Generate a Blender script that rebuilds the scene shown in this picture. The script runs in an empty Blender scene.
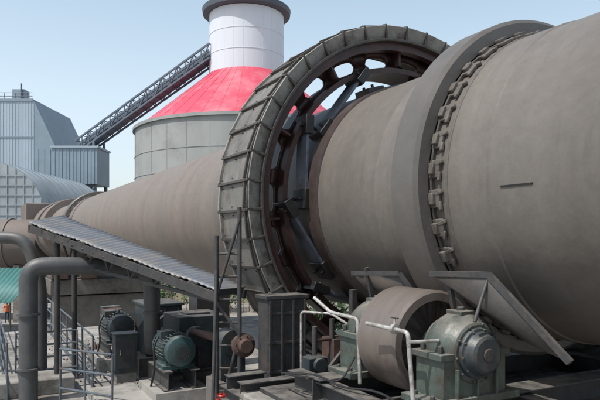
import bpy, math, random
from mathutils import Vector, Matrix
random.seed(7)
EYE=7.0            # eye height over the yard
A=math.radians(28.4); D=6.92; H=0.70
sc=bpy.context.scene
FK=Matrix.Translation((math.cos(A)*D, math.sin(A)*D, EYE+H))@Matrix.Rotation(A,4,'Z')   # kiln frame: x across, y along, z up, origin on axis
ID=Matrix.Identity(4)
FE=Matrix.Translation((0,0,EYE))
G=.80
# ------------------------------------------------------------ materials
def mat(name, base, rough=.7, metal=0, var=.25, scale=3, bump=.15, dirt=None, dirt_amt=.5, stretch=(1,1,1), bscale=None):
    base=tuple(c*G for c in base)
    if dirt: dirt=tuple(c*G for c in dirt)
    m=bpy.data.materials.new(name); m.use_nodes=True
    nt=m.node_tree; N=nt.nodes; L=nt.links
    b=N['Principled BSDF']; b.inputs['Roughness'].default_value=rough; b.inputs['Metallic'].default_value=metal
    tc=N.new('ShaderNodeTexCoord'); mp=N.new('ShaderNodeMapping'); mp.inputs['Scale'].default_value=stretch
    L.new(tc.outputs['Object'],mp.inputs['Vector'])
    n1=N.new('ShaderNodeTexNoise'); n1.inputs['Scale'].default_value=scale; n1.inputs['Detail'].default_value=8; n1.inputs['Roughness'].default_value=.65
    L.new(mp.outputs['Vector'],n1.inputs['Vector'])
    r=N.new('ShaderNodeValToRGB'); e=r.color_ramp.elements
    e[0].position=.3; e[1].position=.7
    e[0].color=tuple(c*(1-var) for c in base)+(1,); e[1].color=tuple(min(1,c*(1+var)) for c in base)+(1,)
    L.new(n1.outputs['Fac'],r.inputs['Fac']); out=r.outputs['Color']
    if dirt:
        n2=N.new('ShaderNodeTexNoise'); n2.inputs['Scale'].default_value=scale*.45; n2.inputs['Detail'].default_value=10; n2.inputs['Roughness'].default_value=.75
        L.new(tc.outputs['Object'],n2.inputs['Vector'])
        r2=N.new('ShaderNodeValToRGB'); r2.color_ramp.elements[0].position=.62-dirt_amt*.3; r2.color_ramp.elements[1].position=.72-dirt_amt*.2
        L.new(n2.outputs['Fac'],r2.inputs['Fac'])
        mx=N.new('ShaderNodeMix'); mx.data_type='RGBA'; L.new(r2.outputs['Color'],mx.inputs[0]); L.new(out,mx.inputs[6]); mx.inputs[7].default_value=tuple(dirt)+(1,)
        out=mx.outputs[2]
    L.new(out,b.inputs['Base Color'])
    bp=N.new('ShaderNodeBump'); bp.inputs['Strength'].default_value=bump; bp.inputs['Distance'].default_value=.02
    n3=N.new('ShaderNodeTexNoise'); n3.inputs['Scale'].default_value=bscale or scale*6; n3.inputs['Detail'].default_value=6
    L.new(tc.outputs['Object'],n3.inputs['Vector']); L.new(n3.outputs['Fac'],bp.inputs['Height']); L.new(bp.outputs['Normal'],b.inputs['Normal'])
    return m
def dusty(m,col=(.26,.24,.21),amt=.6):
    # cement dust settled on upward faces
    nt=m.node_tree;N=nt.nodes;L=nt.links;b=N['Principled BSDF']; src=b.inputs['Base Color'].links[0].from_socket
    g=N.new('ShaderNodeNewGeometry'); s=N.new('ShaderNodeSeparateXYZ'); L.new(g.outputs['Normal'],s.inputs[0])
    mr=N.new('ShaderNodeMapRange'); mr.inputs[1].default_value=.35; mr.inputs[2].default_value=1.0; mr.inputs[4].default_value=amt; L.new(s.outputs['Z'],mr.inputs[0])
    n=N.new('ShaderNodeTexNoise'); n.inputs['Scale'].default_value=6; n.inputs['Detail'].default_value=8; tc=N.new('ShaderNodeTexCoord'); L.new(tc.outputs['Object'],n.inputs['Vector'])
    r=N.new('ShaderNodeMapRange'); r.inputs[1].default_value=.3; r.inputs[2].default_value=.6; L.new(n.outputs['Fac'],r.inputs[0])
    mu=N.new('ShaderNodeMath'); mu.operation='MULTIPLY'; L.new(mr.outputs[0],mu.inputs[0]); L.new(r.outputs[0],mu.inputs[1])
    mx=N.new('ShaderNodeMix'); mx.data_type='RGBA'; L.new(mu.outputs[0],mx.inputs[0]); L.new(src,mx.inputs[6]); mx.inputs[7].default_value=tuple(col)+(1,)
    L.new(mx.outputs[2],b.inputs['Base Color']); return m
def shell_mat():
    m=mat('kiln_shell_steel',(.188,.170,.153),rough=.52,var=.08,scale=1.1,bump=.10,stretch=(.35,1.2,.35),bscale=14)
    nt=m.node_tree;N=nt.nodes;L=nt.links;b=N['Principled BSDF']
    src=b.inputs['Base Color'].links[0].from_socket
    tc=N.new('ShaderNodeTexCoord')
    mp=N.new('ShaderNodeMapping'); mp.inputs['Scale'].default_value=(.04,1.5,.04); L.new(tc.outputs['Object'],mp.inputs['Vector'])
    n=N.new('ShaderNodeTexNoise'); n.inputs['Scale'].default_value=1.0; n.inputs['Detail'].default_value=4; L.new(mp.outputs['Vector'],n.inputs['Vector'])
    r=N.new('ShaderNodeValToRGB'); r.color_ramp.elements[0].position=.34; r.color_ramp.elements[1].position=.66
    r.color_ramp.elements[0].color=(.89,.88,.87,1); r.color_ramp.elements[1].color=(1.05,1.05,1.04,1); L.new(n.outputs['Fac'],r.inputs['Fac'])
    mx=N.new('ShaderNodeMix'); mx.data_type='RGBA'; mx.blend_type='MULTIPLY'; mx.inputs[0].default_value=1
    L.new(src,mx.inputs[6]); L.new(r.outputs['Color'],mx.inputs[7])
    n4=N.new('ShaderNodeTexNoise'); n4.inputs['Scale'].default_value=5; n4.inputs['Detail'].default_value=12; n4.inputs['Roughness'].default_value=.8; L.new(tc.outputs['Object'],n4.inputs['Vector'])
    r4=N.new('ShaderNodeValToRGB'); r4.color_ramp.elements[0].position=.3; r4.color_ramp.elements[1].position=.62
    r4.color_ramp.elements[0].color=(.74,.73,.72,1); r4.color_ramp.elements[1].color=(1.05,1.05,1.05,1); L.new(n4.outputs['Fac'],r4.inputs['Fac'])
    m2=N.new('ShaderNodeMix'); m2.data_type='RGBA'; m2.blend_type='MULTIPLY'; m2.inputs[0].default_value=.8
    L.new(mx.outputs[2],m2.inputs[6]); L.new(r4.outputs['Color'],m2.inputs[7])
    mp5=N.new('ShaderNodeMapping'); mp5.inputs['Scale'].default_value=(.5,4,.5); L.new(tc.outputs['Object'],mp5.inputs['Vector'])
    n5=N.new('ShaderNodeTexNoise'); n5.inputs['Scale'].default_value=1.3; n5.inputs['Detail'].default_value=9; n5.inputs['Roughness'].default_value=.7; L.new(mp5.outputs['Vector'],n5.inputs['Vector'])
    r5=N.new('ShaderNodeValToRGB'); r5.color_ramp.elements[0].position=.58; r5.color_ramp.elements[1].position=.80; r5.color_ramp.elements[1].color=(.7,.7,.7,1); L.new(n5.outputs['Fac'],r5.inputs['Fac'])
    m5=N.new('ShaderNodeMix'); m5.data_type='RGBA'; L.new(r5.outputs['Color'],m5.inputs[0]); L.new(m2.outputs[2],m5.inputs[6]); m5.inputs[7].default_value=(.082,.072,.064,1)
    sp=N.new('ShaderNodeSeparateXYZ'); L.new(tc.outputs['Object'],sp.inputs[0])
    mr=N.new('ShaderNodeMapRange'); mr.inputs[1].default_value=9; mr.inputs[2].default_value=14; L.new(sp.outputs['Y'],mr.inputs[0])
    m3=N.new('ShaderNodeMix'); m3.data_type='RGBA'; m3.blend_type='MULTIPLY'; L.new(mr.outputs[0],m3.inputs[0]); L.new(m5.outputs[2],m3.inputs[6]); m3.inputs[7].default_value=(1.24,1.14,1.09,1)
    L.new(m3.outputs[2],b.inputs['Base Color'])
    return m
M={}
M['shell']=shell_mat()
M['weld']=mat('weld_seam',(.13,.118,.106),rough=.7,scale=8)
M['tyre']=mat('tyre_steel',(.145,.134,.123),rough=.48,metal=.1,var=.14,scale=2)
M['block']=mat('retaining_block_steel',(.13,.117,.104),rough=.75,var=.3,scale=9,dirt=(.085,.062,.05),dirt_amt=.3)
M['cover']=mat('gear_cover_sheet',(.19,.183,.168),rough=.55,var=.22,scale=4,dirt=(.115,.098,.084),dirt_amt=.45)
M['coverlt']=mat('gear_cover_face',(.29,.282,.262),rough=.55,var=.2,scale=5,dirt=(.14,.12,.105),dirt_amt=.4)
M['coverdk']=mat('gear_cover_frame',(.075,.066,.06),rough=.7,var=.3,scale=6)
M['gear']=mat('gear_oily_iron',(.055,.026,.024),rough=.45,var=.35,scale=5,dirt=(.10,.038,.032),dirt_amt=.35)
M['gear_shade']=mat('painted_gear_shade',(.060,.042,.038),rough=.5,var=.3,scale=4,dirt=(.10,.07,.06),dirt_amt=.4)  # shade of the gear on the shell, put into this dark brown
M['spring']=mat('spring_plate_paint',(.13,.145,.185),rough=.45,var=.25,scale=5,dirt=(.06,.04,.04),dirt_amt=.45)
M['black']=mat('greasy_black_steel',(.018,.017,.018),rough=.45,var=.3,scale=8)
M['dark']=dusty(mat('dark_steel',(.05,.05,.052),rough=.6,var=.3,scale=7,dirt=(.10,.075,.06),dirt_amt=.3),amt=.45)
M['plate']=mat('shield_plate_steel',(.085,.08,.076),rough=.6,var=.2,scale=4,dirt=(.12,.095,.08),dirt_amt=.45)
M['roller']=mat('roller_steel',(.22,.185,.165),rough=.4,metal=.3,var=.12,scale=1.5,stretch=(1,6,1),dirt=(.14,.11,.095),dirt_amt=.4)
M['rollerf']=mat('roller_face',(.07,.06,.055),rough=.6,var=.25,scale=4,dirt=(.10,.07,.05),dirt_amt=.4)
M['green']=dusty(mat('machine_green_paint',(.085,.115,.10),rough=.45,var=.22,scale=6,dirt=(.07,.062,.052),dirt_amt=.6),amt=.7)
M['teal']=dusty(mat('motor_teal_paint',(.035,.085,.09),rough=.4,var=.25,scale=7,dirt=(.06,.06,.055),dirt_amt=.5),amt=.5)
M['navy']=dusty(mat('gearbox_paint',(.035,.05,.058),rough=.45,var=.25,scale=6,dirt=(.08,.07,.06),dirt_amt=.4),amt=.4)
M['rust']=mat('rusty_steel',(.10,.055,.043),rough=.8,var=.35,scale=8,dirt=(.06,.045,.04),dirt_amt=.5)
M['galv']=mat('galvanised_pipe',(.50,.50,.49),rough=.45,metal=.2,var=.15,scale=12,dirt=(.25,.22,.19),dirt_amt=.6)
M['duct']=dusty(mat('duct_steel',(.085,.088,.092),rough=.5,var=.22,scale=4,dirt=(.11,.09,.075),dirt_amt=.3),amt=.3)
M['roof']=mat('roof_sheet',(.15,.165,.19),rough=.5,metal=.05,var=.18,scale=3,dirt=(.21,.20,.185),dirt_amt=.55)
M['conc']=mat('concrete',(.36,.345,.32),rough=.9,var=.22,scale=1.6,bump=.3,dirt=(.16,.145,.13),dirt_amt=.55)
M['concd']=mat('stained_concrete',(.17,.155,.14),rough=.9,var=.25,scale=1.2,bump=.3,dirt=(.08,.07,.065),dirt_amt=.5)
M['ground']=mat('yard_ground',(.32,.29,.25),rough=.95,var=.2,scale=.25,bump=.3,dirt=(.2,.19,.16),dirt_amt=.5,bscale=8)
M['silo']=mat('silo_concrete',(.38,.395,.385),rough=.85,var=.12,scale=.25,stretch=(1,1,.15),dirt=(.29,.30,.295),dirt_amt=.5)  # silo, truss, cladding and shed colours paled to hold distance haze
M['red']=mat('red_roof_sheet',(.66,.07,.12),rough=.4,var=.12,scale=.3,dirt=(.72,.20,.25),dirt_amt=.55)
M['white']=mat('white_cladding',(.78,.83,.90),rough=.5,var=.05,scale=.3,stretch=(1,1,.3),bump=.03)
M['cap']=mat('silo_cap_dark',(.10,.12,.15),rough=.6,var=.1,scale=1)
M['truss']=mat('truss_steel',(.12,.155,.20),rough=.6,var=.15,scale=1)  # steel colour lightened to carry the haze of distance
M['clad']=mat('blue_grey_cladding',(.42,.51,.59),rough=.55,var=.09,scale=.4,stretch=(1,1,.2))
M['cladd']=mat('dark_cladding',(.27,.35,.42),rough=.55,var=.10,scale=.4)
M['shed']=mat('arch_shed_sheet',(.38,.43,.46),rough=.5,var=.12,scale=.4,dirt=(.29,.33,.35),dirt_amt=.5)
M['brown']=mat('hot_duct_brown',(.20,.165,.145),rough=.7,var=.15,scale=.8)
M['teals']=mat('green_awning_sheet',(.06,.20,.19),rough=.6,var=.15,scale=1)
M['beige']=mat('beige_render',(.42,.36,.26),rough=.9,var=.12,scale=.6)
M['rail']=mat('rail_paint',(.10,.125,.15),rough=.5,var=.25,scale=6,dirt=(.12,.08,.06),dirt_amt=.3)
M['leaf']=mat('leaf_green',(.065,.12,.035),rough=.6,var=.5,scale=.9)
M['leafd']=mat('leaf_dark',(.03,.055,.02),rough=.6,var=.4,scale=.9)
M['bark']=mat('bark',(.09,.065,.045),rough=.9)
M['redp']=mat('red_paint',(.5,.03,.02),rough=.4)
M['skin']=mat('skin',(.42,.24,.16),rough=.6,var=.05)
M['orange']=mat('orange_workwear',(.75,.13,.03),rough=.8,var=.1)
M['trous']=mat('blue_trousers',(.04,.06,.12),rough=.85,var=.15)
# ------------------------------------------------------------ mesh builder
class B:
    def __init__(s): s.v=[];s.f=[];s.m=[];s.mats=[]
    def mi(s,k):
        if k not in s.mats: s.mats.append(k)
        return s.mats.index(k)
    def add(s,vs,fs,k):
        o=len(s.v); i=s.mi(k)
        s.v+= [tuple(v) for v in vs]; s.f+=[tuple(a+o for a in f) for f in fs]; s.m+=[i]*len(fs); return s
    def box(s,c,d,k,R=None):
        c=Vector(c); vs=[]
        for x in(-.5,.5):
            for y in(-.5,.5):
                for z in(-.5,.5):
                    p=Vector((x*d[0],y*d[1],z*d[2])); vs.append(c+(R@p if R else p))
        return s.add(vs,[(0,1,3,2),(4,6,7,5),(0,4,5,1),(2,3,7,6),(0,2,6,4),(1,5,7,3)],k)
    def frame(s,p,q):
        d=(Vector(q)-Vector(p)).normalized(); u=d.cross(Vector((0,0,1)))
        if u.length<1e-3: u=Vector((1,0,0))
        u.normalize(); w=u.cross(d); return d,u,w
    def beam(s,p,q,w,h,k):
        p=Vector(p);q=Vector(q); d,u,t=s.frame(p,q)
        R=Matrix((u,d,t)).transposed()
        return s.box((p+q)/2,(w,(q-p).length,h),k,R)
    def ibeam(s,p,q,w,h,k,th=.02):
        p=Vector(p);q=Vector(q); d,u,t=s.frame(p,q)
        R=Matrix((u,d,t)).transposed(); c=(p+q)/2; l=(q-p).length
        s.box(c,(th,l,h-2*th),k,R); s.box(c+t*(h/2-th/2),(w,l,th),k,R); s.box(c-t*(h/2-th/2),(w,l,th),k,R)
    def tube(s,p,q,r,k,seg=14,r2=None):
        p=Vector(p);q=Vector(q); r2=r if r2 is None else r2; d,u,w=s.frame(p,q); vs=[]
        for a,rr in((p,r),(q,r2)):
            for i in range(seg):
                t=2*math.pi*i/seg; vs.append(a+u*math.cos(t)*rr+w*math.sin(t)*rr)
        fs=[(i,(i+1)%seg,seg+(i+1)%seg,seg+i) for i in range(seg)]+[tuple(range(seg))[::-1],tuple(range(seg,2*seg))]
        return s.add(vs,fs,k)
    def path(s,pts,r,k,seg=16,bend=.3):
        pts=[Vector(p) for p in pts]; P=[pts[0]]
        for i in range(1,len(pts)-1):
            a=(pts[i-1]-pts[i]);b=(pts[i+1]-pts[i]); bb=min(bend,a.length*.48,b.length*.48)
            A0=pts[i]+a.normalized()*bb; B0=pts[i]+b.normalized()*bb
            for j in range(9):
                t=j/8; P.append(A0*(1-t)**2+pts[i]*2*t*(1-t)+B0*t*t)
        P.append(pts[-1]); vs=[];n=None
        for i,p in enumerate(P):
            d=(P[min(i+1,len(P)-1)]-P[max(i-1,0)]).normalized()
            if n is None:
                n=d.cross(Vector((0,0,1)))
                if n.length<1e-3: n=Vector((1,0,0))
            n=(n-d*n.dot(d)).normalized(); w=d.cross(n)
            for j in range(seg):
                t=2*math.pi*j/seg; vs.append(p+n*math.cos(t)*r+w*math.sin(t)*r)
        fs=[]
        for i in range(len(P)-1):
            for j in range(seg): fs.append((i*seg+j,i*seg+(j+1)%seg,(i+1)*seg+(j+1)%seg,(i+1)*seg+j))
        fs+= [tuple(range(seg))[::-1],tuple(range((len(P)-1)*seg,len(P)*seg))]
        return s.add(vs,fs,k)
    def lathe(s,prof,k,seg=64,c=(0,0,0),axis='Y',closed=False,a0=0,a1=2*math.pi):
        c=Vector(c); full=abs(a1-a0-2*math.pi)<1e-4; n=seg if full else seg+1; vs=[]
        for (y,r) in prof:
            for i in range(n):
                t=a0+(a1-a0)*i/seg
                if axis=='Y': p=Vector((math.sin(t)*r,y,math.cos(t)*r))
                elif axis=='X': p=Vector((y,math.sin(t)*r,math.cos(t)*r))
                else: p=Vector((math.cos(t)*r,math.sin(t)*r,y))
                vs.append(c+p)
        fs=[]; m=len(prof)
        for a in range(m if closed else m-1):
            b=(a+1)%m
            for i in range(n if full else n-1):
                j=(i+1)%n; fs.append((a*n+i,a*n+j,b*n+j,b*n+i))
        if not closed and full:
            for a in(0,m-1):
                if prof[a][1]>1e-4: fs.append(tuple(a*n+i for i in range(n)))
        return s.add(vs,fs,k)
    def disc_bolts(s,c,r,n,br,k,axis='Y',L=.04):
        c=Vector(c)
        for i in range(n):
            t=2*math.pi*i/n+.2
            if axis=='Y': o=Vector((math.sin(t)*r,0,math.cos(t)*r)); e=Vector((0,L,0))
            else: o=Vector((math.cos(t)*r,math.sin(t)*r,0)); e=Vector((0,0,L))
            s.tube(c+o,c+o+e,br,k,seg=6)
    def done(s,name,parent=None,mw=None,bevel=0,smooth=32,solid=0):
        me=bpy.data.meshes.new(name); me.from_pydata(s.v,[],s.f); me.update()
        for k in s.mats: me.materials.append(M[k])
        me.polygons.foreach_set('material_index',s.m)
        import bmesh
        bm=bmesh.new(); bm.from_mesh(me); bmesh.ops.recalc_face_normals(bm,faces=bm.faces); bm.to_mesh(me); bm.free()
        me.polygons.foreach_set('use_smooth',[True]*len(me.polygons))
        try: me.set_sharp_from_angle(angle=math.radians(smooth))
        except Exception: pass
        o=bpy.data.objects.new(name,me); sc.collection.objects.link(o)
        if parent: o.parent=parent
        elif mw is not None: o.matrix_world=mw
        if solid:
            md=o.modifiers.new('s','SOLIDIFY'); md.thickness=solid; md.offset=0
        if bevel:
            md=o.modifiers.new('b','BEVEL'); md.width=bevel; md.segments=2; md.limit_method='ANGLE'; md.angle_limit=math.radians(40); md.harden_normals=False
        return o
def empty(name,mw):
    e=bpy.data.objects.new(name,None); sc.collection.objects.link(e); e.matrix_world=mw; e.empty_display_size=.3; return e
def pol(r,t,y): return Vector((math.sin(t)*r,y,math.cos(t)*r))
# ------------------------------------------------------------ ROTARY KILN
kiln=empty('rotary_kiln',FK)
b=B()
prof=[(-9,2.0)]
seams=[-6,-3.6,-1.2,1.2,3.35,6.9,12.8,17.2,22,27,32,42,47]
for s_ in seams: prof+=[(s_-.03,2.0),(s_-.012,2.005),(s_+.012,2.005),(s_+.03,2.0)]
prof+=[(64,2.0)]; prof.sort()
b.lathe(prof,'shell',seg=200); b.done('shell',kiln,smooth=20)
b=B()   # reinforcement pads at tyres; raised band inside gear, coloured dark as its shade
b.lathe([(4.78,2.0),(4.8,2.018),(6.62,2.018),(6.64,2.0)],'shell',seg=180)
b.lathe([(37.5,2.0),(37.5,2.03),(40.5,2.03),(40.5,2.0)],'shell',seg=96)
b.lathe([(8.48,2.0),(8.5,2.035),(11.6,2.035),(11.62,2.0)],'gear_shade',seg=180)
b.done('shell_pads_and_gear_shade',kiln)
def tyre(y0,y1,name):
    b=B(); b.lathe([(y0,2.09),(y0,2.25),(y0+.04,2.3),(y1-.04,2.3),(y1,2.25),(y1,2.09)],'tyre',seg=200,closed=True); b.done(name,kiln,smooth=25)
tyre(5.66,6.16,'riding_tyre'); tyre(38.9,39.5,'riding_tyre_hot_end')
b=B()
for (y0,y1,n) in((5.66,6.16,36),(38.9,39.5,30)):
    for i in range(n):
        t=2*math.pi*i/n+.07; R=Matrix.Rotation(t,3,'Y')
        j=random.uniform(-.012,.012)
        b.box(pol(2.045,t,(y0+y1)/2),(.22,y1-y0+.30,.05),'block',R)
        b.box(pol(2.08,t,y0-.05+j),(.14,.08,.075),'block',R)
        b.box(pol(2.05,t+.03,y0-.13),(.05,.13,.05),'block',R@Matrix.Rotation(.35,3,'Z'))
        b.box(pol(2.085,t,y1+.075),(.13,.10,.09),'block',R)
        b.box(pol(2.05,t-.045,y0-.14+j),(.11,.045,.045),'block',R@Matrix.Rotation(random.uniform(-.3,.3),3,'Z'))
    b.lathe([(y0-.03,2.02),(y0-.03,2.075),(y0-.002,2.075),(y0-.002,2.02)],'coverdk',seg=160)
    b.lathe([(y0-.26,2.0),(y0-.26,2.032),(y0-.22,2.032),(y0-.22,2.0)],'weld',seg=160)
b.done('tyre_retaining_blocks',kiln,bevel=.012)
b=B()
b.box(pol(2.004,-math.pi/2-.07,4.40),(.018,.42,.012),'black',Matrix.Rotation(-math.pi/2-.07,3,'Y')); b.done('shell_marker_strip',kiln)
# girth gear
Y0=8.75
b=B()
b.lathe([(Y0+.2,2.84),(Y0+.2,3.0),(Y0+.95,3.0),(Y0+.95,2.84)],'gear',seg=180,closed=True)
b.lathe([(Y0+.04,2.74),(Y0+.04,2.90),(Y0+.2,2.90),(Y0+.2,2.74)],'gear',seg=180,closed=True)
b.lathe([(Y0+.12,2.36),(Y0+.12,2.45),(Y0+.85,2.45),(Y0+.85,2.36)],'gear',seg=160,closed=True)
for i in range(120):
    t=2*math.pi*i/120; b.box(pol(3.03,t,Y0+.57),(.075,.72,.09),'gear',Matrix.Rotation(t,3,'Y'))
b.done('girth_gear_rim',kiln,smooth=25)
b=B(); vs=[];fs=[];ns=22; per=40; rows=[]
for i in range(ns*per):
    t=2*math.pi*i/(ns*per); ph=(i%per)/per; u=(ph-.5)/.33
    hh=.105*(1-min(1,abs(u))**5)**(1/2.2) if abs(u)<1 else 0
    rows.append((t,hh))
n=len(rows)
for (t,hh) in rows:
    for r in(2.44,2.585-hh,2.585+hh,2.86): vs.append(pol(r,t,Y0+.42))
for i in range(n):
    j=(i+1)%n
    fs.append((4*i,4*j,4*j+1,4*i+1)); fs.append((4*i+2,4*j+2,4*j+3,4*i+3))
b.add(vs,fs,'gear'); b.done('girth_gear_web',kiln,solid=.07)
b=B()
for i in range(11):
    t=2*math.pi*i/11; b.box(pol(2.65,t,Y0+.28),(.05,.25,.30),'gear',Matrix.Rotation(t,3,'Y'))
for i in range(10): # tangential spring plates
    t=2*math.pi*i/10+.25; p=pol(2.38,t,Y0+.2); q=pol(2.06,t-.60,Y0+.2)
    d=(q-p).normalized(); y=Vector((0,1,0)); w=d.cross(y); R=Matrix((d,y,w)).transposed()
    b.box((p+q)/2,((q-p).length+.1,.36,.05),'spring',R)
    b.box(p-y*.02+d*.05,(.32,.44,.15),'black',R); b.box(q-y*.02-d*.05,(.34,.44,.12),'black',R)
    for e in(p+d*.05,q-d*.05):
        for o in(-.13,.13): b.tube(e+y*o+w*.1,e+y*o-w*.12,.03,'black',seg=6)
b.done('gear_spring_plates',kiln,bevel=.01)
b=B(); NP=42  # segmented gear guard
for i in range(NP):
    t=2*math.pi*(i+.5)/NP; R=Matrix.Rotation(t,3,'Y'); wdt=2*math.pi*3.13/NP
    rs=random.uniform(-.012,.012)
    Rt=R@Matrix.Rotation(.05+rs,3,'Y')
    b.box(pol(3.13+rs*.5,t,Y0+.60),(wdt*.97,1.14,.03),'cover',Rt)
    Rf=R@Matrix.Rotation(.42+rs,3,'X')
    b.box(pol(3.03,t,Y0-.01),(wdt*.92,.025,.26),'coverlt',Rf)
    b.box(pol(3.03,t,Y0+1.18),(wdt*.97,.03,.24),'cover',R)
    t2=2*math.pi*i/NP; R2=Matrix.Rotation(t2,3,'Y')
    b.box(pol(3.155,t2,Y0+.60),(.045,1.22,.07),'coverdk',R2)
    b.box(pol(3.03,t2,Y0-.03),(.04,.06,.30),'coverdk',R2)
    b.box(pol(3.165,t,Y0+.06),(wdt*.9,.04,.045),'coverdk',Rt); b.box(pol(3.165,t,Y0+1.14),(wdt*.9,.05,.05),'coverlt',Rt)
    for q in(-.16,.16):
        for yy in(.14,.6,1.06): b.tube(pol(3.14,t+q/3.1,Y0+yy),pol(3.175,t+q/3.1,Y0+yy),.014,'coverdk',seg=6)
b.lathe([(Y0-.06,2.88),(Y0-.06,2.925),(Y0+.04,2.925),(Y0+.04,2.88)],'coverdk',seg=160,closed=True)
b.done('gear_guard_segments',kiln,bevel=.006)
# hot end hood
b=B(); b.lathe([(50,2.0),(50,2.5),(53,2.5),(53,2.2),(54,2.2),(54,2.6),(58,2.6),(58,2.0)],'brown',seg=64)
b.box((0,62,-2),(6,7,9),'brown'); b.done('kiln_hood',kiln,bevel=.05)
# ------------------------------------------------------------ SUPPORT ROLLERS
def roller(name,x,z,y0,y1):
    e=empty(name,FK); r=.62
    b=B()
    b.lathe([(y0,.50),(y0,r-.03),(y0+.03,r),(y1-.03,r),(y1,r-.03),(y1,.5)],'roller',seg=96,c=(x,0,z),closed=True)
    b.lathe([(y0+.06,.001),(y0+.06,.505)],'rollerf',seg=64,c=(x,0,z)); b.lathe([(y1-.06,.001),(y1-.06,.505)],'rollerf',seg=64,c=(x,0,z)); b.done('roller',e,smooth=25)
    b=B(); b.tube((x,y0-.4,z),(x,y1+.4,z),.17,'dark',seg=24); b.done('shaft',e)
    for (ya,yb,sg) in((y0-.66,y0-.16,-1),(y1+.16,y1+.66,1)):
        b=B(); ym=(ya+yb)/2
        b.lathe([(ya,.001),(ya,.30),(ya+.02,.33),(ya+.06,.34),(ya+.10,.38),(ya+.16,.41),(yb-.16,.41),(yb-.10,.38),(yb-.06,.34),(yb,.33),(yb,.001)],'green',seg=48,c=(x,0,z))
        b.box((x,ym,z-.24),(.90,yb-ya-.06,.46),'green')
        b.box((x,ym,z-.02),(1.0,yb-ya-.02,.07),'green')
        b.box((x,ym,z-.50),(1.22,yb-ya+.06,.08),'green')
        for q in(-.42,.42):
            for yy in(-.14,.14):
                b.tube((x+q,ym+yy,z-.1),(x+q,ym+yy,z+.09),.03,'dark',seg=6)
                b.tube((x+q*1.25,ym+yy,z-.5),(x+q*1.25,ym+yy,z-.42),.03,'dark',seg=6)
        b.box((x,ym,z+.41),(.22,.24,.05),'green'); b.tube((x,ym,z+.4),(x,ym,z+.47),.045,'dark',seg=10)
        yc=ya if sg<0 else yb
        b.lathe([(yc+sg*.16,.001),(yc+sg*.16,.17),(yc+sg*.14,.20),(yc+sg*.05,.235),(yc+sg*.04,.27),(yc,.275)],'navy',seg=40,c=(x,0,z))
        b.lathe([(yc+sg*.175,.001),(yc+sg*.175,.07),(yc+sg*.16,.075)],'dark',seg=24,c=(x,0,z))
        b.disc_bolts((x,yc+sg*.04,z),.25,10,.016,'dark',L=sg*.02)
        b.disc_bolts((x,yc,z),.305,10,.018,'dark',L=sg*.03)
        for q in(-.28,0,.28): b.box((x+q,ym,z-.32),(.03,yb-ya+.04,.34),'green')
        b.done('bearing_housing',e,bevel=.012)
    return e
roller('kiln_support_roller',-2.2,-1.92,5.40,6.14); roller('kiln_support_roller.001',2.2,-1.92,5.40,6.14)
roller('kiln_support_roller.002',-1.6,-2.42,38.7,39.7); roller('kiln_support_roller.003',1.6,-2.42,38.7,39.7)
b=B()
for y in(4.98,6.55):
    b.ibeam((-3.2,y,-2.60),(3.2,y,-2.60),.36,.32,'dark')
for x in(-3.05,-1.35,1.35,3.05): b.ibeam((x,4.3,-2.62),(x,7.3,-2.62),.24,.26,'dark')
b.box((0,5.8,-2.79),(6.9,3.6,.06),'dark'); b.done('roller_base_frame',mw=FK,bevel=.005)
b=B()
b.box((0,5.8,-5.26),(7.4,3.9,4.88),'conc'); b.done('kiln_pier',mw=FK,bevel=.03)
b=B()
b.box((0,39.2,-5.9),(5.4,2.6,3.6),'concd'); b.box((0,39.2,-3.55),(6.2,3.4,.9),'concd'); b.box((0,39.2,-3.05),(6.0,3.0,.14),'dark')
for x in(-2.6,-1.0,2.6): b.box((x,37.7,-2.7),(.9,.9,.7),'rust')
b.done('kiln_pier.001',mw=FK,bevel=.03)
def plate(name,c,k='dark',th=.03):
    b=B(); b.add(c,[tuple(range(len(c)))],k)
    n=len(c)
    for i in range(2): b.beam(Vector(c[i]),Vector(c[i+1]),.045,.045,'dark')
    return b.done(name,mw=FK,solid=0 if th==0 else th)
plate('heat_shield_plate',[(-2.30,5.36,-1.10),(-2.12,4.66,-1.08),(-1.95,3.80,-1.87),(-1.72,4.5,-1.80)],'plate')
plate('heat_shield_plate.001',[(-2.17,7.19,-1.19),(-2.02,6.31,-1.15),(-1.75,6.1,-1.62),(-1.85,7.0,-1.62)],'plate')
b=B()
for (x,y) in((-2.24,5.15),(-2.14,6.9)):
    b.beam((x,y,-1.1),(x+.1,y,-1.55),.05,.05,'dark')
b.tube((-2.10,4.68,-1.10),(-2.36,4.62,-1.56),.02,'dark'); b.done('heat_shield_bracket',mw=FK)
# cooling water pipes
b=B()
b.path([(-2.86,7.1,-1.50),(-2.82,6.75,-1.66),(-2.72,6.25,-1.70),(-2.72,6.2,-2.5)],.024,'galv',bend=.06)
b.path([(-2.9,7.4,-2.7),(-2.9,7.4,-1.72),(-2.65,7.0,-1.72),(-2.45,6.75,-1.9)],.018,'galv',bend=.06)
b.path([(-3.0,5.65,-1.66),(-2.93,5.0,-1.68),(-2.93,4.9,-2.5)],.024,'galv',bend=.06)
b.path([(-2.93,4.97,-1.78),(-2.6,4.9,-1.78)],.02,'galv')
b.lathe([(5.18,.04),(5.18,.055),(5.22,.055),(5.22,.04)],'galv',seg=16,c=(-2.95,0,-1.67)); b.tube((-2.95,5.2,-1.65),(-2.95,5.2,-1.56),.012,'galv'); b.box((-2.95,5.2,-1.55),(.02,.12,.015),'dark')
b.done('cooling_water_pipe',mw=FK)
b=B()   # grease line and cables on the roller base
b.path([(-3.3,7.2,-2.5),(-3.1,6.6,-2.42),(-3.12,6.0,-2.46),(-2.95,5.5,-2.40),(-3.0,5.0,-2.45)],.014,'black',seg=8,bend=.25)
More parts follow.
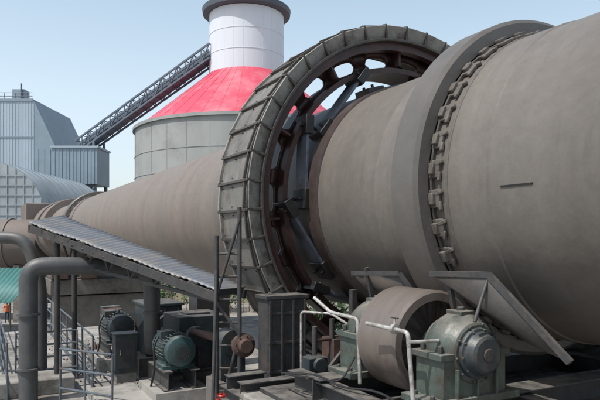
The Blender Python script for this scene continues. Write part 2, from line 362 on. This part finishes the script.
b.path([(-3.3,7.1,-2.5),(-3.2,6.5,-2.44),(-3.0,6.2,-2.46),(-2.7,6.35,-2.2)],.012,'black',seg=8,bend=.2)
b.done('grease_hose',mw=FK)
# ------------------------------------------------------------ PINION GUARD
b=B(); px=-2.66
b.box((px,8.48,-2.3),(.66,.34,1.35),'dark'); b.box((px,8.48,-1.60),(.74,.42,.05),'dark'); b.box((px,8.48,-3.0),(.78,.46,.07),'dark')
for x in(-.30,-.1,.1,.30): b.box((px+x,8.29,-2.3),(.03,.05,1.3),'dark')
for z in(-1.85,-2.3,-2.75): b.box((px,8.295,z),(.64,.03,.04),'dark')
for x in(-.2,0,.2):
    for z in(-1.72,-2.08,-2.52,-2.9): b.tube((px+x,8.32,z),(px+x,8.285,z),.014,'rust',seg=6)
b.box((-2.6,8.9,-3.35),(1.6,1.6,.7),'concd')
b.lathe([(8.62,.001),(8.62,.10),(8.68,.12),(8.72,.19),(8.80,.19),(8.82,.14),(8.95,.001)],'rust',seg=28,c=(-3.20,0,-2.38)); b.disc_bolts((-3.20,8.70,-2.38),.155,8,.014,'dark',L=-.03)
b.tube((-3.20,8.7,-2.38),(-3.2,11.3,-2.5),.07,'rust'); b.box((-3.22,9.3,-2.78),(.42,.34,.7),'navy'); b.lathe([(9.12,.001),(9.12,.21),(9.48,.21),(9.48,.001)],'navy',seg=28,c=(-3.22,0,-2.40)); b.box((-3.22,9.3,-3.35),(.6,.6,.7),'concd')
b.done('pinion_drive',mw=FK,bevel=.008)
# base steelwork around gear
b=B()
for x in(-3.6,-2.2): b.ibeam((x,7.0,-3.0),(x,8.5,-3.0),.2,.22,'dark')
b.ibeam((-3.7,7.7,-2.8),(-.5,7.7,-2.8),.2,.22,'dark'); b.ibeam((-3.7,8.2,-2.8),(-3.1,8.2,-2.8),.2,.22,'dark')
for x in(-3.5,-2.9,-2.35,-1.8): b.beam((x,7.75,-3.7),(x,7.75,-2.9),.1,.1,'dark')
for x,z in((-2.5,-2.0),(-2.2,-1.9),(-1.9,-2.1)): b.tube((x,7.72,-2.75),(x,7.72,z),.04,'dark')
b.box((-2.0,7.8,-2.45),(.45,.35,.5),'rust'); b.tube((-2.5,7.72,-2.2),(-1.7,7.72,-2.2),.035,'rust')
b.box((-2.6,7.55,-2.55),(.3,.25,.28),'navy'); b.tube((-2.6,7.42,-2.5),(-2.6,7.35,-2.5),.1,'navy')
b.beam((-2.4,7.6,-2.7),(-1.6,7.6,-1.9),.06,.06,'dark'); b.beam((-1.7,7.9,-2.7),(-1.7,7.9,-1.5),.1,.1,'dark'); b.beam((-1.2,8.1,-2.7),(-1.2,8.1,-1.9),.12,.12,'dark')
b.path([(-3.5,7.2,-2.86),(-3.0,7.1,-2.8),(-2.6,7.3,-2.75),(-2.4,6.9,-2.7)],.02,'black',seg=8,bend=.2)
b.done('base_steelwork',mw=FK,bevel=.004)
# ------------------------------------------------------------ GEARBOX / MOTOR
b=B(); gx=-2.92; gy=12.0
b.box((gx,gy,-2.95),(1.15,1.3,.62),'navy'); b.box((gx,gy,-2.62),(1.3,1.46,.06),'navy')
b.box((gx,gy,-2.42),(1.0,1.1,.36),'navy'); b.box((gx,gy,-3.28),(1.35,1.5,.06),'navy'); b.box((gx,gy,-2.22),(.5,.5,.04),'dark')
for q in(-.45,-.15,.15,.45): b.box((gx+q,gy-.67,-2.95),(.04,.05,.56),'navy')
for y in(-.45,0,.45): b.box((gx-.6,gy+y,-2.95),(.05,.04,.56),'navy')
b.lathe([(gy-.76,.001),(gy-.76,.2),(gy-.65,.22)],'navy',seg=28,c=(gx-.2,0,-2.62)); b.disc_bolts((gx-.2,gy-.73,-2.62),.17,8,.018,'dark',L=-.03)
b.lathe([(gy-.74,.001),(gy-.74,.13),(gy-.65,.14)],'navy',seg=28,c=(gx+.3,0,-2.62))
for q in(-.58,.58):
    for y in(-.55,-.2,.2,.55): b.tube((gx+q,gy+y,-2.66),(gx+q,gy+y,-2.55),.025,'dark',seg=6)
b.box((gx,gy,-3.5),(1.5,1.8,.4),'concd'); b.done('drive_gearbox',mw=FK,bevel=.012)
def motor(name,x,y,z,r,L,k,kb):
    b=B()
    b.lathe([(y-.14,.001),(y-.14,r*.55),(y-.10,r*.85),(y,r*.92),(y+.02,r*.92),(y+.02,r*.86),(y+L,r*.86),(y+L,r*.95),(y+L+.06,r*.95),(y+L+.06,r*.4),(y+L+.12,.001)],k,seg=40,c=(x,0,z))
    for i in range(28):
        t=2*math.pi*i/28
        if abs(t-math.pi)<.5: continue
        b.box(Vector((x,0,z))+pol(r*.92,t,y+L*.5+.02),(.018,L-.1,r*.16),k,Matrix.Rotation(t,3,'Y'))
    for i in range(4): b.lathe([(y-.146,r*(.14+.10*i)),(y-.1445,r*(.14+.10*i)),(y-.1445,r*(.16+.10*i)),(y-.146,r*(.16+.10*i))],'dark',seg=28,c=(x,0,z),closed=True)
    b.box((x-r*.55,y+L*.5,z+r*.85),(r*.7,L*.35,r*.42),k); 
    b.box((x,y+L*.5,z-r*.98),(r*1.9,L*.85,.07),k)
    for q in(-.6,.6): b.box((x+q*r,y+L*.5,z-r*.8),(.08,L*.8,r*.35),k)
    b.tube((x,y+L+.06,z),(x,y+L+.4,z),r*.2,'dark')
    b.tube((x,y+L*.3,z+r*.9),(x,y+L*.3,z+r*1.12),.02,'dark')
    b.path([(x-r*.9,y+L*.5,z+r*.8),(x-r*1.25,y+L*.45,z+r*.2),(x-r*1.2,y+L*.4,z-r*1.1),(x-r*1.5,y+L*.6,-3.66)],.02,'black',seg=8,bend=.15)
    hb=(z-r)-(-3.7); b.ibeam((x-r*.8,y-.15,-3.7+hb*.72),(x-r*.8,y+L+.2,-3.7+hb*.72),.16,hb*.5,kb); b.ibeam((x+r*.8,y-.15,-3.7+hb*.72),(x+r*.8,y+L+.2,-3.7+hb*.72),.16,hb*.5,kb)
    b.box((x,y+L*.5,-3.7+hb*.23),(r*3.2,L*1.6,hb*.46),'conc')
    b.done(name,mw=FK,bevel=.008)
motor('electric_motor',-3.68,10.55,-2.72,.31,.75,'teal','dark')
motor('electric_motor.001',-3.95,14.2,-2.75,.34,.9,'navy','dark')
b=B()
b.box((-3.2,13.8,-2.75),(.8,1.1,1.1),'navy'); b.box((-3.2,13.8,-2.17),(.9,1.2,.06),'navy'); b.tube((-3.2,13.2,-2.6),(-3.2,13.05,-2.6),.22,'navy'); b.box((-3.2,13.8,-3.5),(1.2,1.4,.4),'concd')
for q in(-.3,0,.3): b.box((-3.2+q,13.23,-2.75),(.03,.05,1.0),'navy')
b.box((-2.1,13.4,-2.5),(.8,.6,1.7),'dark'); b.box((-2.1,13.4,-3.5),(1.0,.9,.35),'concd')
b.done('auxiliary_reducer',mw=FK,bevel=.012)
b=B()
b.box((-4.15,12.9,-3.1),(.45,.35,.8),'navy'); b.box((-4.15,12.9,-2.69),(.5,.4,.03),'navy'); b.box((-4.15,12.72,-3.1),(.36,.01,.6),'dark'); b.box((-4.15,12.9,-3.6),(.4,.3,.2),'conc'); b.tube((-4.28,12.71,-3.0),(-4.28,12.71,-3.12),.012,'galv')
b.done('switch_cabinet',mw=FK,bevel=.008)
b=B()
b.lathe([(-3.10,.07),(-3.08,.085),(-3.06,.07),(-3.08,.055)],'redp',seg=24,c=(-3.62,8.6,0),axis='Z',closed=True)
b.box((-3.62,8.6,-3.08),(.15,.02,.02),'redp'); b.box((-3.62,8.6,-3.08),(.02,.15,.02),'redp'); b.tube((-3.62,8.6,-3.7),(-3.62,8.6,-3.08),.03,'redp'); b.box((-3.62,8.6,-3.2),(.12,.2,.1),'redp'); b.done('hydrant_valve',mw=FK)
# ------------------------------------------------------------ LADDER / SCAFFOLD
b=B(); zt=.5
b.tube((-1.31,9.42,-3.0),(-1.31,9.42,.05),.035,'dark'); b.tube((-.95,9.42,-3.0),(-.95,9.42,zt),.035,'dark')
b.tube((-1.31,8.9,-3.0),(-1.31,9.42,-.45),.028,'dark')
for i in range(8):
    z=-2.75+i*.36
    b.tube((-1.31,9.42,z),(-.95,9.42,z),.018,'dark',seg=8)
b.tube((-1.31,9.40,-2.9),(-.95,9.40,-1.5),.025,'dark'); b.tube((-1.31,9.40,-1.0),(-.95,9.40,-1.5),.025,'dark'); b.tube((-1.31,9.40,-.9),(-.95,9.40,.3),.025,'dark')
b.box((-1.31,9.42,-2.98),(.2,.2,.03),'dark'); b.box((-.95,9.42,-2.98),(.2,.2,.03),'dark')
b.done('access_ladder',mw=FE)
# ------------------------------------------------------------ LEAN-TO ROOF
NL=Vector((-5.44,12.0,.34)); FL=Vector((-5.30,13.4,.53)); NR=Vector((-1.36,9.6,-.80)); FR=Vector((-.90,10.0,-.785))
b=B(); nx=300; vs=[]
for i in range(nx+1):
    u=i/nx; z=.008*math.sin(u*2*math.pi*38)-.02*math.sin(u*math.pi*3.3)**2
    for j in range(5):
        v=j/4; p=NL.lerp(NR,u).lerp(FL.lerp(FR,u),v); vs.append(p+Vector((0,0,z)))
fs=[(i*5+j,(i+1)*5+j,(i+1)*5+j+1,i*5+j+1) for i in range(nx) for j in range(4)]
lt=empty('lean_to_shelter',FE)
b.add(vs,fs,'roof'); b.done('roof_sheet',lt,solid=.012)
b=B()
dz=Vector((0,0,-.13))
for v in(.03,.97):
    p=NL.lerp(FL,v)+dz; q=NR.lerp(FR,v)+dz; b.beam(p,q,.06,.15,'dark')
for i in range(13):
    u=i/12*.98+.01; b.beam(NL.lerp(NR,u)+dz*.7,FL.lerp(FR,u)+dz*.7,.04,.08,'dark')
def post(x,y,zt): b.tube((x,y,-3.0),(x,y,zt),.055,'dark'); b.box((x,y,-2.985),(.26,.26,.03),'dark')
post(-4.86,12.0,.12); post(-5.0,13.3,.36)
b.beam((-4.86,12.0,-.6),(-4.0,11.5,-.22),.05,.05,'dark')
b.beam((-4.86,12.0,-.42),(-1.31,9.62,-1.0),.05,.06,'dark')
for u in(.22,.34,.46,.58,.70,.82):
    t=NL.lerp(NR,u)+dz; t2=NL.lerp(NR,u+.06)+dz
    bb=Vector((-4.86,12.0,-.42)).lerp(Vector((-1.31,9.62,-1.0)),max(0,(u-.14)/.86))
    b.beam(t,bb,.03,.03,'dark'); b.beam(t2,bb,.03,.03,'dark')
b.done('steel_frame',lt)
# ------------------------------------------------------------ DUCTS
b=B(); DY=12.15
b.path([(-4.98,11.0,-3.0),(-4.98,11.0,-.50),(-4.4,11.2,-.50),(-3.0,DY,-.58),(-3.0,DY,-2.0),(-3.1,DY+.5,-2.3)],.165,'duct',seg=24,bend=.42)
for z in(-2.4,-1.4): b.lathe([(z,.165),(z,.21),(z+.04,.21),(z+.04,.165)],'duct',seg=24,c=(-4.98,11.0,0),axis='Z')
b.lathe([(-1.5,.165),(-1.5,.21),(-1.46,.21),(-1.46,.165)],'duct',seg=24,c=(-3.0,DY,0),axis='Z')
b.done('air_duct',mw=FE)
b=B()
b.path([(-9.5,12.6,.06),(-5.75,12.6,.02),(-5.45,12.6,-.9),(-5.45,12.6,-3.0)],.13,'duct',seg=20,bend=.35); b.done('air_duct.001',mw=FE)
# ------------------------------------------------------------ RAILINGS
def railing(name,pts,z0,h=1.05,rails=3,step=1.1,r=.02):
    b=B()
    for a,c in zip(pts[:-1],pts[1:]):
        a=Vector((a[0],a[1],z0)); c=Vector((c[0],c[1],z0)); n=max(1,int((c-a).length/step))
        for i in range(n+1):
            p=a.lerp(c,i/n); b.tube(p,p+Vector((random.uniform(-.015,.015),random.uniform(-.015,.015),h)),r,'rail',seg=8)
        for k in range(rails):
            o=Vector((0,0,h*(k+1)/rails)); b.tube(a+o,c+o,r,'rail',seg=8)
        b.beam(a+Vector((0,0,.07)),c+Vector((0,0,.07)),.01,.12,'rail')
    b.done(name,mw=FK)
railing('platform_railing',[(-4.85,12.6),(-4.85,21.4)],-3.7)
railing('platform_railing.001',[(-6.4,12.4),(-6.4,21.4),(-9.2,21.4)],-3.7)
railing('platform_railing.002',[(-6.2,13.6),(-5.0,13.6)],-3.7,rails=4,step=.7)
railing('platform_railing.003',[(-5.6,11.4),(-4.9,10.4)],-3.7,rails=3,step=.6)
# ------------------------------------------------------------ DECK & GROUND
b=B()
b.box((-3.0,12.6,-3.85),(13.0,17.8,.30),'conc'); b.box((-8.0,-1.0,-3.85),(7.0,9.0,.30),'conc')
for x in(-9,-4,3):
    for y in(9,15,21): b.box((x,y,-5.85),(.5,.5,3.7),'conc')
b.done('concrete_platform',mw=FK,bevel=.02)
b=B(); b.box((-6.9,12.9,-3.55),(3.4,.9,.3),'conc'); b.box((-4.6,11.0,-3.62),(.9,2.0,.16),'conc'); b.done('concrete_plinth',mw=FK,bevel=.02)
b=B()
b.tube((-4.3,15.2,-3.62),(-4.0,17.0,-3.62),.06,'rust'); b.tube((-4.45,15.3,-3.62),(-4.25,17.2,-3.62),.05,'duct'); b.tube((-4.38,15.3,-3.52),(-4.1,16.9,-3.52),.045,'rust')
b.done('pipe_offcuts',mw=FK)
b=B()   # rubble and spilled clinker on the deck
for i in range(420):
    x=random.gauss(-4.4,.5); y=random.uniform(9.5,19); s=random.uniform(.008,.035)
    b.box((x,y,-3.695+s*.4),(s,s*random.uniform(.6,1.4),s*.8),random.choice(['concd','conc','rust']),Matrix.Rotation(random.random()*6,3,'Z')@Matrix.Rotation(random.random(),3,'X'))
b.done('gravel_debris',mw=FK)
drum=[(-3.7,.001),(-3.7,.29),(-3.4,.29),(-3.38,.305),(-3.36,.29),(-3.1,.29),(-3.08,.305),(-3.06,.29),(-2.82,.29),(-2.81,.30),(-2.80,.28),(-2.82,.27),(-2.82,.001)]
b=B(); b.lathe(drum,'rust',seg=32,c=(-3.3,18.6,0),axis='Z'); b.done('oil_drum',mw=FK)
b=B(); b.lathe(drum,'navy',seg=32,c=(-3.2,19.4,0),axis='Z'); b.done('oil_drum.001',mw=FK)
b=B(); b.add([(-1500,-500,0),(1500,-500,0),(1500,3000,0),(-1500,3000,0)],[(0,1,2,3)],'ground'); b.done('ground')
b=B(); b.add([(-40,30,.004),(-12,30,.004),(-20,75,.004),(-48,75,.004)],[(0,1,2,3)],'conc'); b.done('road')
# ------------------------------------------------------------ SILO
SX,SZ=-8.0,90.0
silo=empty('cement_silo',Matrix.Translation((SX,SZ,0)))
b=B(); b.lathe([(0,16.2),(22.3,16.2),(22.3,16.5),(22.7,16.5),(22.7,15.5)],'silo',seg=120,axis='Z')
for z in(6,11,15.5,18.5): b.lathe([(z,16.2),(z,16.25),(z+.15,16.25),(z+.15,16.2)],'silo',seg=120,axis='Z')
for i in range(32):
    t=2*math.pi*i/32; b.box((math.cos(t)*16.19,math.sin(t)*16.19,11),(.08,.08,22),'silo',Matrix.Rotation(t,3,'Z'))
b.done('silo_wall',silo)
b=B(); b.lathe([(22.6,15.5),(22.9,15.6),(31.3,5.6)],'red',seg=120,axis='Z')
for i in range(44):
    t=2*math.pi*i/44; b.beam((math.cos(t)*15.5,math.sin(t)*15.5,22.98),(math.cos(t)*5.62,math.sin(t)*5.62,31.30),.05,.05,'red')
b.done('conical_roof',silo)
b=B(); b.lathe([(31,5.55),(40.2,5.55)],'white',seg=96,axis='Z')
for i in range(24):
    t=2*math.pi*i/24; b.box((math.cos(t)*5.55,math.sin(t)*5.55,35.6),(.03,.06,9.2),'white',Matrix.Rotation(t,3,'Z'))
for z in(34,37): b.lathe([(z,5.55),(z,5.59),(z+.1,5.59),(z+.1,5.55)],'white',seg=96,axis='Z')
b.done('head_tower',silo)
b=B(); b.lathe([(40.2,5.2),(40.4,6.5),(41.1,6.6),(41.2,6.5),(41.9,1.5),(42,.01)],'cap',seg=96,axis='Z'); b.done('cap',silo)
# ------------------------------------------------------------ CONVEYOR
b=B(); p=Vector((-35.5,97,20.6)); q=Vector((-12.8,88.5,33.4)); wv=Vector((q.y-p.y,-(q.x-p.x),0)).normalized()*-1.2; hv=Vector((0,0,2.1)); n=18
for s in(-1,1):
    for h in(0,1): b.beam(p+wv*s+hv*h,q+wv*s+hv*h,.22,.26,'truss')
    b.beam(p+wv*s+hv*.5,q+wv*s+hv*.5,.06,.1,'truss')
    for i in range(n):
        a=p.lerp(q,i/n)+wv*s; c=p.lerp(q,(i+1)/n)+wv*s
        b.beam(a,a+hv,.13,.13,'truss'); b.beam(a if i%2 else a+hv,c+hv if i%2 else c,.12,.12,'truss')
for i in range(n+1):
    a=p.lerp(q,i/n); b.beam(a+wv,a-wv,.12,.12,'truss'); b.beam(a+wv+hv,a-wv+hv,.1,.1,'truss')
b.beam(p+Vector((0,0,.3)),q+Vector((0,0,.3)),2.0,.1,'truss'); b.beam(p+Vector((0,0,.75)),q+Vector((0,0,.75)),1.0,.35,'truss')
for s in(-1,1): b.beam(p+wv*s*.95+Vector((0,0,1.0)),q+wv*s*.95+Vector((0,0,1.0)),.05,.7,'truss')
for u in(.15,):
    a=p.lerp(q,u)
    for s in(-1,1): b.beam(a+wv*s,Vector((a.x,a.y,0))+wv*s*2.5,.3,.3,'truss')
b.done('conveyor_gallery')
# ------------------------------------------------------------ LEFT BUILDINGS
e=empty('mill_building',ID)
b=B()
b.box((-60,108,15.0),(31,16,30),'clad')
for i in range(60): b.box((-75+i*.52,99.97,15),(.06,.06,29.6),'clad')
b.done('tower_block',e,bevel=.05)
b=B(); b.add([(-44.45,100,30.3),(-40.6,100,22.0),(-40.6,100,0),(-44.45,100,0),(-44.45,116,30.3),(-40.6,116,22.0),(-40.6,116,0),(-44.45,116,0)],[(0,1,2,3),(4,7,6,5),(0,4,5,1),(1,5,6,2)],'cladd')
for x in(-43.6,-42.6,-41.6): b.box((x,99.97,11),(.06,.06,22),'cladd')
b.done('side_bay',e)
b=B(); b.box((-60,100,30.2),(31,.3,.4),'cladd'); 
for i in range(16):
    b.tube((-74+i*1.9,100,30.2),(-74+i*1.9,100,31.4),.06,'truss',seg=6)
b.tube((-75,100,31.4),(-44.6,100,31.4),.05,'truss',seg=6); b.tube((-75,100,30.8),(-44.6,100,30.8),.05,'truss',seg=6)
b.box((-47.2,101.5,31.2),(2.0,2,1.8),'cladd'); b.tube((-46.6,100.3,30),(-46.6,100.3,33),.15,'truss'); b.box((-53,102,31),(3,2,1.4),'clad')
for z in(12,18,24): b.box((-60,99.93,z),(31,.1,.18),'cladd')
b.box((-52,99.9,26.5),(1.3,.1,1.2),'truss')
b.done('roof_railing_and_trim',e)
e=empty('transfer_house',ID)
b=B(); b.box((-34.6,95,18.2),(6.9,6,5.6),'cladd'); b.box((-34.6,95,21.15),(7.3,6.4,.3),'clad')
for i in range(12): b.box((-37.6+i*.55,91.97,18.2),(.1,.08,5.4),'cladd')
b.done('cladding',e)
b=B()
for x in(-37.4,-34.6,-31.6):
    for y in(92.5,97.5): b.beam((x,y,0),(x,y,15.4),.4,.4,'truss')
for z in(8,15.2): b.beam((-37.4,92.5,z),(-31.6,92.5,z),.3,.3,'truss')
b.beam((-37.4,92.5,8),(-31.6,92.5,15),.2,.2,'truss'); b.done('legs',e)
# arched shed
b=B(); cx,cy=-34.6,75; r=6.0; zs=9.6
b.lathe([(0,r),(22,r)],'shed',seg=32,c=(cx,cy-8,zs),axis='Y',a0=-math.pi/2,a1=math.pi/2)
pts=[(cx+math.sin(t)*r,cy-8,zs+math.cos(t)*r) for t in [-math.pi/2+math.pi*i/32 for i in range(33)]]
b.add(pts+[(cx+r,cy-8,0),(cx-r,cy-8,0)],[tuple(range(35))],'shed')
b.box((cx+r-.05,cy+3,zs/2),(.1,22,zs),'shed'); b.box((cx-r+.05,cy+3,zs/2),(.1,22,zs),'shed')
for i in range(-6,7):
    x=i*.95
    if abs(x)<r: b.box((cx+x,cy-8.05,(zs+math.sqrt(r*r-x*x))/2),(.07,.08,zs+math.sqrt(r*r-x*x)),'shed')
for z in [2+1.1*i for i in range(12)]:
    w=r if z<zs else math.sqrt(max(.1,r*r-(z-zs)**2)); b.box((cx,cy-8.07,z),(2*w,.06,.07),'shed')
for y in range(0,23,2): b.lathe([(y,r),(y,r+.08),(y+.12,r+.08),(y+.12,r)],'cladd',seg=32,c=(cx,cy-8,zs),axis='Y',a0=-math.pi/2,a1=math.pi/2)
b.done('arched_shed')
# brown duct vessel
b=B(); b.lathe([(-34,.01),(-33.8,1.7),(-33,2.1),(-23,2.1),(-22.2,1.7),(-21.9,.01)],'brown',seg=48,c=(0,52,6.6),axis='X')
for x in(-31,-28,-25): b.lathe([(x,2.1),(x,2.2),(x+.15,2.2),(x+.15,2.1)],'brown',seg=48,c=(0,52,6.6),axis='X')
for x in(-32,-24): b.box((x,52,2.4),(.5,2.6,4.8),'conc')
b.done('dust_vessel')
# awning
b=B(); vs=[]
for i in range(81):
    x=-28.3+i*.09; z=.05*math.sin(i*1.6)
    vs+= [(x,44,2.3+z),(x+.6,47.5,4.7+z)]
b.add(vs,[(2*i,2*i+2,2*i+3,2*i+1) for i in range(80)],'teals')
for x in(-28.1,-25,-21.3): b.tube((x,44.1,0),(x,44.1,2.3),.06,'dark'); b.tube((x+.6,47.4,0),(x+.6,47.4,4.6),.06,'dark')
b.done('green_awning',solid=.02)
# beige low building behind the kiln
b=B(); b.box((6,70,1.9),(56,8,3.8),'beige'); b.box((6,70,3.95),(57,9,.3),'roof')
for i in range(14): b.box((-19+i*4,65.95,2.1),(1.6,.14,1.3),'dark'); b.box((-19+i*4,65.92,1.4),(1.8,.2,.1),'conc')
b.done('beige_workshop',bevel=.02)
# ------------------------------------------------------------ VEGETATION
def bush(name,cx,cy,w,d,h,n):
    b=B(); cl=[]
    for i in range(int(n/90)):
        cl.append((Vector((cx+random.uniform(-w,w),cy+random.uniform(-d,d),random.uniform(.3,.85)*h)),random.uniform(.5,1.0)*min(h,2.6)*.35,random.random()))
    for c,r,k in cl:
        for j in range(90):
            v=Vector((random.gauss(0,1),random.gauss(0,1),random.gauss(0,1))).normalized()*r*random.uniform(.4,1.15); p=c+v
            if p.z<0: continue
            a=Vector((random.gauss(0,1),random.gauss(0,1),random.gauss(0,1))).normalized()*random.uniform(.07,.15); q=a.orthogonal().normalized()*a.length*.6
            b.add([p-a,p+q,p+a,p-q],[(0,1,2,3)],'leaf' if k>.4 else 'leafd')
        b.tube((c.x,c.y,0),c,.04,'bark',seg=5,r2=.01)
    b.done(name)
bush('shrubs',5,26,6,3,4.9,14000)
bush('shrubs.001',-8,58,9,2,3.0,5000)
bush('tree_line',40,150,110,8,9,7000)
# ------------------------------------------------------------ PEOPLE
def person(name,x,y,rot,stride,cloth):
    P=[((0,0,.95),.15,.12),((0,0,1.15),.14,.10),((0,0,1.38),.17,.11),((0,0,1.50),.07,.07),((0,.01,1.58),.065,.07),
       ((.10,0,.90),.10,.10),((.12,stride*.5,.50),.065,.065),((.12,stride,.09),.045,.045),((.12,stride-.17,.05),.04,.03),
       ((-.10,0,.90),.10,.10),((-.12,-stride*.4,.50),.065,.065),((-.12,-stride,.09),.045,.045),((-.12,-stride-.17,.05),.04,.03),
       ((.21,0,1.42),.06,.06),((.27,.05,1.15),.045,.045),((.26,-.10,.92),.032,.032),((.26,-.15,.83),.03,.018),
       ((-.21,0,1.42),.06,.06),((-.27,-.02,1.15),.045,.045),((-.26,-.14,.93),.032,.032),((-.26,-.19,.84),.03,.018)]
    E=[(0,1),(1,2),(2,3),(3,4),(0,5),(5,6),(6,7),(7,8),(0,9),(9,10),(10,11),(11,12),(2,13),(13,14),(14,15),(15,16),(2,17),(17,18),(18,19),(19,20)]
    me=bpy.data.meshes.new(name); me.from_pydata([p[0] for p in P],E,[]); o=bpy.data.objects.new(name,me); sc.collection.objects.link(o)
    o.modifiers.new('k','SKIN'); o.modifiers.new('s','SUBSURF').levels=2
    for i,p in enumerate(P): me.skin_vertices[0].data[i].radius=(p[1],p[2])
    me.skin_vertices[0].data[0].use_root=True
    dg=bpy.context.evaluated_depsgraph_get(); m2=bpy.data.meshes.new_from_object(o.evaluated_get(dg)); bpy.data.objects.remove(o); me.name='skeleton_tmp'
    b=B(); 
    for poly in m2.polygons:
        c=poly.center; k=cloth
        if c.z<.93 and abs(c.x)<.22: k='trous'
        if c.z<.10: k='black'
        if c.z>1.47 or (abs(c.x)>.2 and c.z<.93): k='skin'
        b.add([m2.vertices[v].co for v in poly.vertices],[tuple(range(len(poly.vertices)))],k)
    hc=Vector((0,-.01,1.66))
    b.lathe([(-.12,.001),(-.115,.03),(-.08,.065),(-.02,.078),(.05,.08),(.10,.05),(.12,.001)],'skin',seg=20,c=hc,axis='Z')
    b.lathe([(.02,.12),(.03,.125),(.04,.10),(.09,.09),(.13,.05),(.145,.001)],'redp',seg=20,c=hc,axis='Z')
    b.box(hc+Vector((0,-.085,-.01)),(.025,.03,.045),'skin'); b.box(hc+Vector((0,-.078,-.055)),(.045,.01,.01),'rust')
    for q in(-.03,.03): b.box(hc+Vector((q,-.075,.012)),(.02,.012,.01),'black'); b.box(hc+Vector((q*2.7,0,0)),(.015,.03,.05),'skin')
    for sx in(-1,1):   # fingers and thumb on each hand
        hx=sx*.26; hy=-.16 if sx>0 else -.20
        for i,l in enumerate((.06,.072,.068,.05)):
            yy=hy+.022-.016*i; b.tube((hx,yy,.83),(hx-sx*.006,yy-.008,.83-l*.6),.009,'skin',seg=6,r2=.008); b.tube((hx-sx*.006,yy-.008,.83-l*.6),(hx-sx*.02,yy-.012,.83-l),.008,'skin',seg=6,r2=.006)
        b.tube((hx,hy-.02,.87),(hx-sx*.02,hy-.055,.82),.010,'skin',seg=6,r2=.007)
    b.done(name,mw=Matrix.Translation((x,y,.01))@Matrix.Rotation(rot,4,'Z'),smooth=60)
person('worker',-24.4,50,.4,.14,'orange'); person('worker.001',-23.3,50.6,2.2,.05,'orange')
# ------------------------------------------------------------ CAMERA / LIGHT
cam=bpy.data.cameras.new('camera'); co=bpy.data.objects.new('camera',cam); sc.collection.objects.link(co)
co.location=(0,0,EYE); co.rotation_euler=(math.radians(90),0,0); cam.sensor_width=36; cam.lens=36; cam.shift_y=.065; cam.clip_end=5000; sc.camera=co
el=math.radians(60); az=Vector((-.80,-.60,0))
sd=az*math.cos(el)+Vector((0,0,math.sin(el)))
s=bpy.data.lights.new('sun','SUN'); s.energy=4.5; s.angle=math.radians(.5); s.color=(1,.965,.91)
so=bpy.data.objects.new('sun',s); sc.collection.objects.link(so); so.rotation_euler=sd.to_track_quat('Z','Y').to_euler(); so.location=(-20,-20,60)
w=bpy.data.worlds.new('World'); sc.world=w; w.use_nodes=True; nt=w.node_tree
sk=nt.nodes.new('ShaderNodeTexSky'); sk.sky_type='NISHITA'; sk.sun_disc=False; sk.sun_elevation=el; sk.sun_rotation=math.atan2(az.x,az.y)%(2*math.pi)
sk.air_density=1.0; sk.dust_density=3.0; sk.ozone_density=1.0
# hazy industrial air: milky veil added to the clear sky, thicker toward the horizon
tc=nt.nodes.new('ShaderNodeTexCoord'); sx=nt.nodes.new('ShaderNodeSeparateXYZ'); nt.links.new(tc.outputs['Generated'],sx.inputs[0])
rp=nt.nodes.new('ShaderNodeValToRGB'); cr=rp.color_ramp
cr.elements[0].position=0; cr.elements[0].color=(.50,.53,.53,1); cr.elements[1].position=.75; cr.elements[1].color=(.12,.15,.17,1)
e3=cr.elements.new(.22); e3.color=(.45,.52,.53,1); e4=cr.elements.new(.42); e4.color=(.27,.36,.40,1)
nt.links.new(sx.outputs['Z'],rp.inputs[0])
sca=nt.nodes.new('ShaderNodeVectorMath'); sca.operation='SCALE'; sca.inputs['Scale'].default_value=10; nt.links.new(rp.outputs[0],sca.inputs[0])
ad=nt.nodes.new('ShaderNodeVectorMath'); ad.operation='ADD'; nt.links.new(sk.outputs[0],ad.inputs[0]); nt.links.new(sca.outputs[0],ad.inputs[1])
nt.links.new(ad.outputs[0],nt.nodes['Background'].inputs[0]); nt.nodes['Background'].inputs[1].default_value=.105
sc.view_settings.view_transform='Standard'; sc.view_settings.look='None'; sc.view_settings.exposure=0
